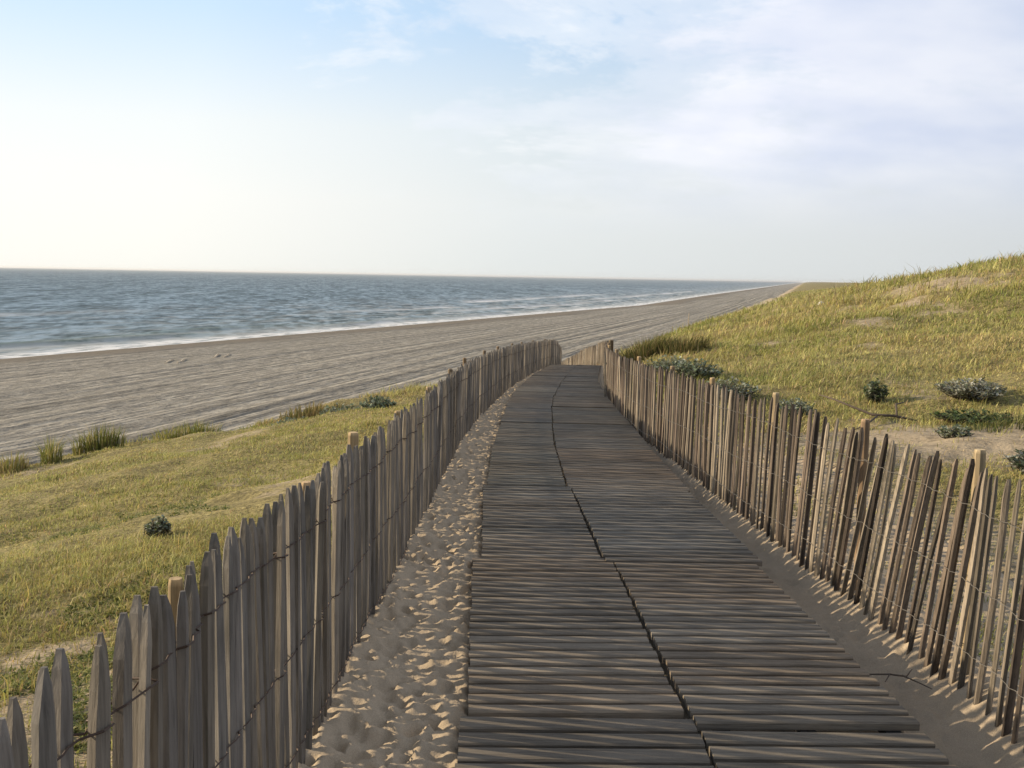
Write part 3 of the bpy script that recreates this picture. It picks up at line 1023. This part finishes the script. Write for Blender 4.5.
def grass_field(name, a0, a1, r0, r1, ntuft, per, label, hfun):
    a = R(1) * rng.uniform(a0, a1, ntuft)
    u = rng.random(ntuft)
    r = r0 * (r1 / r0) ** u
    tx, td = r * np.sin(a), r * np.cos(a)
    keep = rng.random(ntuft) < cover(tx, td) ** 1.3
    keep &= (tx - brink(td)) > -3.5
    tx, td, r = tx[keep], td[keep], r[keep]
    n = len(tx)
    th = hfun(tx, td) * rng.uniform(.45, 1.35, n) * np.where(rng.random(n) < .06, 1.7, 1.0)
    tb = rng.uniform(.62, 1.3, n)[:, None] * np.where((rng.random(n) < .22)[:, None], np.array([[1.05, .88, .9]]), np.array([[1.0, 1.0, 1.0]]))
    bx = np.repeat(tx, per); bd = np.repeat(td, per); br_ = np.repeat(r, per); bh = np.repeat(th, per); bt = np.repeat(tb, per, axis=0)
    N = n * per
    spread = .03 + .006 * br_
    ang = rng.uniform(0, 2 * np.pi, N)
    ro = spread * np.sqrt(rng.random(N))
    bx = bx + ro * np.cos(ang); bd = bd + ro * np.sin(ang)
    ok = ~((bx > lf(bd) - .06) & (bx < rf(bd) + .06) & (bd < 36))
    bx, bd, br_, bh, ang, bt = bx[ok], bd[ok], br_[ok], bh[ok], ang[ok], bt[ok]
    N = len(bx)
    col = grass_colour(bx, bd, N) * bt
    lean = np.clip(rng.normal(.75, .35, N), .05, 1.5)
    az_ = np.where(rng.random(N) < .45, rng.normal(-.5, .6, N), ang)      # the sea wind bends much of it inland
    w = np.maximum(.0045, .00065 * br_) * rng.uniform(.6, 1.5, N)
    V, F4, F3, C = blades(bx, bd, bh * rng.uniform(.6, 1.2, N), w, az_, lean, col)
    tag(mesh_np(name, V, F4, F3, M_GRASS, col=C), label, 'grass', kind='stuff')


def h_left(x, d):
    q = x - brink(d)
    return .032 + .03 * (fbm(x * .5, d * .5, 2, 301) + .4) + .12 * np.exp(-((q - .3) / 1.2) ** 2) * (fbm(x * .7, d * .7, 2, 303) > -.1)


def h_right(x, d):
    return np.clip(.055 + .006 * (d - 8), .055, .22) * (1 + .35 * fbm(x * .4, d * .4, 2, 311)) + .10 * sstep(34, 44, d) * sstep(10, 16, x)


grass_field('dune_grass', -44, -2, 2.2, 34, 85000, 6, 'short yellow-green grass covering the slope between left fence and beach', h_left)
grass_field('dune_grass', 2, 46, 3.5, 420, 150000, 5, 'olive and straw-coloured grass covering the hill behind the right fence', h_right)


a = R(1) * rng.uniform(-44, -8, 16000)
r = 2.6 * (10 / 2.6) ** rng.random(16000)
wx, wd = r * np.sin(a), r * np.cos(a)
k = (fbm(wx * 1.1, wd * 1.1, 3, 401) > .32) & (wx < lf(wd) - .12)
wx, wd = np.repeat(wx[k], 7), np.repeat(wd[k], 7)
n = len(wx)
an = rng.uniform(0, 2 * np.pi, n)
wx, wd = wx + .02 * np.cos(an), wd + .02 * np.sin(an)
c = np.array([(.19, .22, .06), (.26, .27, .08), (.32, .29, .13), (.13, .16, .05)])[rng.integers(0, 4, n)] * rng.uniform(.7, 1.3, (n, 1))
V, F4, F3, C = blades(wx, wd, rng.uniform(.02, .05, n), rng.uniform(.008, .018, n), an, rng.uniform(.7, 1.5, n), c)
tag(mesh_np('creeping_weeds', V, F4, F3, M_GRASS, col=C), 'low broad-leaved green weeds creeping over the sand close behind the left fence', 'weeds', kind='stuff')


def tuft(label, x, d, rad_, h, n, cols, group, spread=(1, 1), lean0=.35):
    a = rng.uniform(0, 2 * np.pi, n)
    ro = rad_ * np.sqrt(rng.random(n))
    bx, bd = x + ro * np.cos(a) * spread[0], d + ro * np.sin(a) * spread[1]
    k = rng.integers(0, len(cols), n)
    c = np.array(cols)[k] * rng.uniform(.7, 1.3, (n, 1))
    hh = h * rng.uniform(.5, 1.15, n) * (1 - .4 * (ro / rad_) ** 2)
    w = np.full(n, max(.004, .0007 * d)) * rng.uniform(.7, 1.4, n)
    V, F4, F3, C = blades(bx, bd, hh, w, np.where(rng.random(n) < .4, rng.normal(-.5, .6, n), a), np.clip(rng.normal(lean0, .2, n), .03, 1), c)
    loc = (x, d, float(terrain(x, d)))
    o = mesh_np('grass_tuft', V - np.array(loc), F4, F3, M_GRASS, None, loc, col=C)
    tag(o, label, 'grass tuft', group)


gcols = [(.17, .20, .045), (.27, .26, .07), (.40, .33, .14), (.21, .23, .055)]
dcols = [(.055, .075, .02), (.09, .10, .028), (.16, .125, .05)]
bcols = [(.24, .18, .08), (.16, .16, .045), (.30, .24, .10)]
G1 = 'tall grass tufts on the edge above the beach'
tuft('tall green tuft with a dark root, the highest one on the brink at left', -8.35, 20.0, .48, .62, 420, gcols + gcols + dcols, G1, (1.1, .5))
tuft('broad tuft of tall yellow-green grass on the brink, right of the highest tuft', -6.75, 20.6, .60, .42, 420, gcols, G1, (1.2, .5))
tuft('small upright green tuft on the brink, left of the highest tuft', -9.0, 19.3, .20, .62, 160, gcols, G1)
tuft('brown and green tuft leftmost on the brink, at the edge of the photo', -9.6, 18.9, .34, .45, 260, bcols + gcols, G1)
tuft('low bright green tuft on the brink beside the grey shrubs', -5.6, 22.0, .50, .34, 380, [(.16, .20, .035), (.24, .24, .05)], G1, (1.2, .6))
tuft('brownish dry tuft on the brink behind the grey shrubs', -4.7, 23.2, .60, .36, 380, bcols, G1, (1.3, .5))
tuft('dark green and brown bushy tuft just behind the far corner of the right fence', 3.65, 27.6, .9, .80, 1500, dcols + dcols + bcols, None, (.9, .9))
tuft('darker second bushy tuft right of the one behind the fence corner', 4.6, 27.0, .7, .60, 800, dcols + bcols, None)
tuft('low dark green patch of coarse grass on the bare sand at right edge', 6.0, 11.9, .55, .16, 520, [(.07, .10, .03), (.13, .14, .04), (.18, .17, .06)], None, (1.3, .6))


# ------------------------------------------------------------------ grey-leaved shrubs and weeds
def shrub(label, x, d, rad_, h, nst, cols, leaf=.035, group='low grey-green shrubs on the dunes'):
    z = float(terrain(x, d))
    loc = (x, d, z)
    st, lv = Acc(), Acc()
    for k in range(nst):
        a = rng.uniform(0, 2 * math.pi); ro = rad_ * math.sqrt(rng.random())
        tip = np.array([x + ro * math.cos(a), d + ro * math.sin(a), z + h * (1 - .45 * (ro / rad_) ** 2) * rng.uniform(.6, 1.1)])
        b0 = np.array([x + .35 * ro * math.cos(a), d + .35 * ro * math.sin(a), z - .02])
        mid = (b0 + tip) / 2 + rng.normal(0, .02, 3)
        V, F, F3 = tube([b0, mid, tip], [.006, .005, .003], 4)
        st.add(V, F, F3, (.16, .13, .10))
        nl = 11
        for j in range(nl):
            t = .25 + .78 * j / (nl - 1)
            pc = b0 * (1 - t) ** 2 + 2 * mid * t * (1 - t) + tip * t * t if t <= 1 else tip
            aa = rng.uniform(0, 2 * math.pi); el = rng.uniform(-.2, 1.0)
            dv = np.array([math.cos(aa) * math.cos(el), math.sin(aa) * math.cos(el), math.sin(el)])
            sd = np.cross(dv, [0, 0, 1.0]); sd /= np.linalg.norm(sd) + 1e-9
            up = np.cross(sd, dv)
            L = leaf * rng.uniform(.7, 1.5); W = L * rng.uniform(.28, .5)
            c = np.array(cols[rng.integers(len(cols))]) * rng.uniform(.7, 1.3)
            Vl = [pc, pc + dv * L * .5 + sd * W + up * W * .3, pc + dv * L, pc + dv * L * .5 - sd * W + up * W * .3, pc + dv * L * .55]
            lv.add(Vl, (), [(0, 1, 4), (1, 2, 4), (2, 3, 4), (3, 0, 4)], c)
    o = lv.build('shrub', M_SHRUB, None, loc)
    st.build('stem', M_TWIG, o)
    tag(o, label, 'shrub', group)


GREY = [(.27, .30, .22), (.20, .24, .15), (.38, .40, .31), (.19, .22, .11)]
GREYG = [(.18, .23, .15), (.27, .30, .22), (.12, .16, .09)]
PALE = [(.44, .43, .36), (.32, .33, .26), (.18, .20, .12)]
DARKG = [(.055, .085, .03), (.09, .12, .045), (.12, .14, .06)]
shrub('small round blue-grey seaside plant alone in the short grass left of the fence', -2.42, 6.75, .095, .13, 60, GREY, .024)
shrub('grey-green shrub at the left end of the row of shrubs above the beach', -4.8, 21.9, .50, .32, 110, GREYG + GREY, .06)
shrub('largest grey-green shrub, in the middle of the row of shrubs above the beach', -3.75, 22.3, .65, .40, 160, GREYG + GREY, .06)
shrub('grey-green shrub at the right end of the row above the beach, nearest the left fence', -3.1, 22.9, .45, .34, 100, GREYG, .06)
shrub('big blue-grey shrub behind the right fence, below the dark bushy grass', 3.5, 22.0, .60, .40, 150, GREY, .06)
shrub('second blue-grey shrub along the right fence, lower and wider than the big one', 3.35, 18.5, .60, .34, 140, GREY + GREYG, .055)
shrub('pale blue-grey shrub with white twigs behind the right fence, third in the row', 3.45, 15.8, .50, .32, 120, GREY + PALE, .05)
shrub('small grey bush in dry grass, fourth and last of the row behind the right fence', 4.1, 14.4, .32, .26, 70, GREY, .045)
shrub('small upright green bush at the upper edge of the bare sand', 5.35, 14.6, .18, .30, 60, DARKG + GREYG, .05, None)
shrub('wide pale grey bush with whitish twigs beside the small green bush on the sand', 6.55, 14.2, .48, .28, 130, PALE, .05)
shrub('low dark green plant lying flat on the sand in front of the pale bush', 5.9, 12.6, .60, .13, 110, DARKG, .05, None)
shrub('short grey plant on the bare sand behind the right fence posts', 4.65, 10.4, .20, .12, 40, GREY, .04)
shrub('leafy grey-green weed by the right edge of the photo, close behind the fence', 4.35, 8.1, .26, .24, 70, GREYG + PALE, .05)
shrub('dark leafy weed growing behind the leftmost pickets of the left fence', -1.55, 4.6, .16, .12, 50, DARKG, .035, None)


# ------------------------------------------------------------------ driftwood, twigs, stones
def branch(name, label, cat, pts_list, mat, tint=(1, 1, 1), group=None):
    acc = Acc()
    p0 = pts_list[0][0][0]
    loc = (p0[0], p0[1], float(terrain(p0[0], p0[1])))
    for pts, r in pts_list:
        P = [(x, d, float(terrain(x, d)) + zz_) for x, d, zz_ in pts]
        V, F, F3 = tube(P, np.array(r), 7)
        acc.add(V, F, F3, tint)
    return tag(acc.build(name, mat, None, loc, True), label, cat, group)


branch('driftwood_branch', 'dark forked dead branch lying on the sandy grass behind the right fence', 'branch',
       [([(5.35, 13.1, .05), (5.0, 13.0, .09), (4.75, 13.05, .10), (4.4, 13.6, .30), (4.3, 13.9, .34)], [.012, .018, .018, .012, .006]),
        ([(4.8, 13.02, .08), (4.5, 12.6, .05), (4.15, 12.0, .03)], [.014, .010, .005]),
        ([(5.05, 13.0, .09), (5.15, 13.3, .22), (5.3, 13.4, .26)], [.016, .012, .006])], M_TWIG)
branch('twig', 'small dark forked twig on the shaded sand at the foot of the right fence', 'twig',
       [([(1.57, 4.20, .02), (1.66, 4.18, .03), (1.73, 4.17, .025), (1.78, 4.24, .03)], [.003, .004, .004, .002]),
        ([(1.71, 4.17, .03), (1.76, 4.12, .02), (1.79, 4.05, .02)], [.004, .003, .002]),
        ([(1.66, 4.18, .03), (1.62, 4.12, .02)], [.003, .002])], M_TWIG)
for lab, x, d in [('pale log on the beach near the water, left one of the left pair', -30.6, 89.0),
                  ('pale log on the beach near the water, right one of the left pair', -29.2, 88.0),
                  ('pale log on the beach near the water, left one of the right pair', -28.2, 95.0),
                  ('pale log on the beach near the water, right one of the right pair', -27.0, 94.2)]:
    branch('driftwood_log', lab, 'log', [([(x + 1.4 * (t - .5) * random.uniform(.9, 1.1), d - 6.0 * (t - .5), .07 + .03 * math.sin(t * 5)) for t in np.linspace(0, 1, 6)],
                                          [.04, .05, .055, .06, .085, .085])], M_DRIFT, (1.7, 1.6, 1.4), 'pale logs washed up on the beach')
branch('marker_stake', 'thin pale stake standing alone at the grassy edge of the hill above the beach', 'stake',
       [([(9.1, 52, -.1), (9.1, 52, .5), (9.12, 52, .8)], [.022, .022, .018])], M_DRIFT, (1.2, 1.1, .95))
acc = Acc()
sx_, sy_ = 13.2, 43.0
sz_ = float(terrain(sx_, sy_))
th = np.linspace(0, 2 * np.pi, 10)[:-1]
for zz_, rr in ((0, .9), (.5, 1.0), (.85, .7), (1.0, .2)):
    acc.add([(sx_ + .17 * rr * math.cos(t) * (1 + .2 * math.sin(3 * t)), sy_ + .14 * rr * math.sin(t), sz_ + .45 * zz_) for t in th])
Fq = [(s * 9 + j, s * 9 + (j + 1) % 9, s * 9 + 9 + (j + 1) % 9, s * 9 + 9 + j) for s in range(3) for j in range(9)]
acc.F4 = [np.array(Fq)]
acc.F3 = [np.array([(27, 27 + j, 28 + j) for j in range(1, 8)])]
tag(acc.build('stone', M_STONE, None, (sx_, sy_, sz_)), 'small whitish stone on the grassy hill below the crest', 'stone')

# ------------------------------------------------------------------ sea air: far coast fades
hx, z0_, z1_ = 70000.0, -3.0, 18.0
hv = [(x, y, z) for z in (z0_, z1_) for x, y in ((-hx, -hx), (hx, -hx), (hx, hx), (-hx, hx))]
m = bpy.data.materials.new('sea_air')
m.use_nodes = True
nt = m.node_tree
nt.nodes.clear()
pv = nt.nodes.new('ShaderNodeVolumePrincipled')
pv.inputs['Color'].default_value = (.93, .95, .97, 1)
pv.inputs['Density'].default_value = .00008
pv.inputs['Anisotropy'].default_value = .3
mo = nt.nodes.new('ShaderNodeOutputMaterial')
nt.links.new(pv.outputs[0], mo.inputs['Volume'])
tag(mesh_np('haze', hv, [(3, 2, 1, 0), (4, 5, 6, 7), (0, 1, 5, 4), (1, 2, 6, 5), (2, 3, 7, 6), (3, 0, 4, 7)], None, m), kind='stuff')
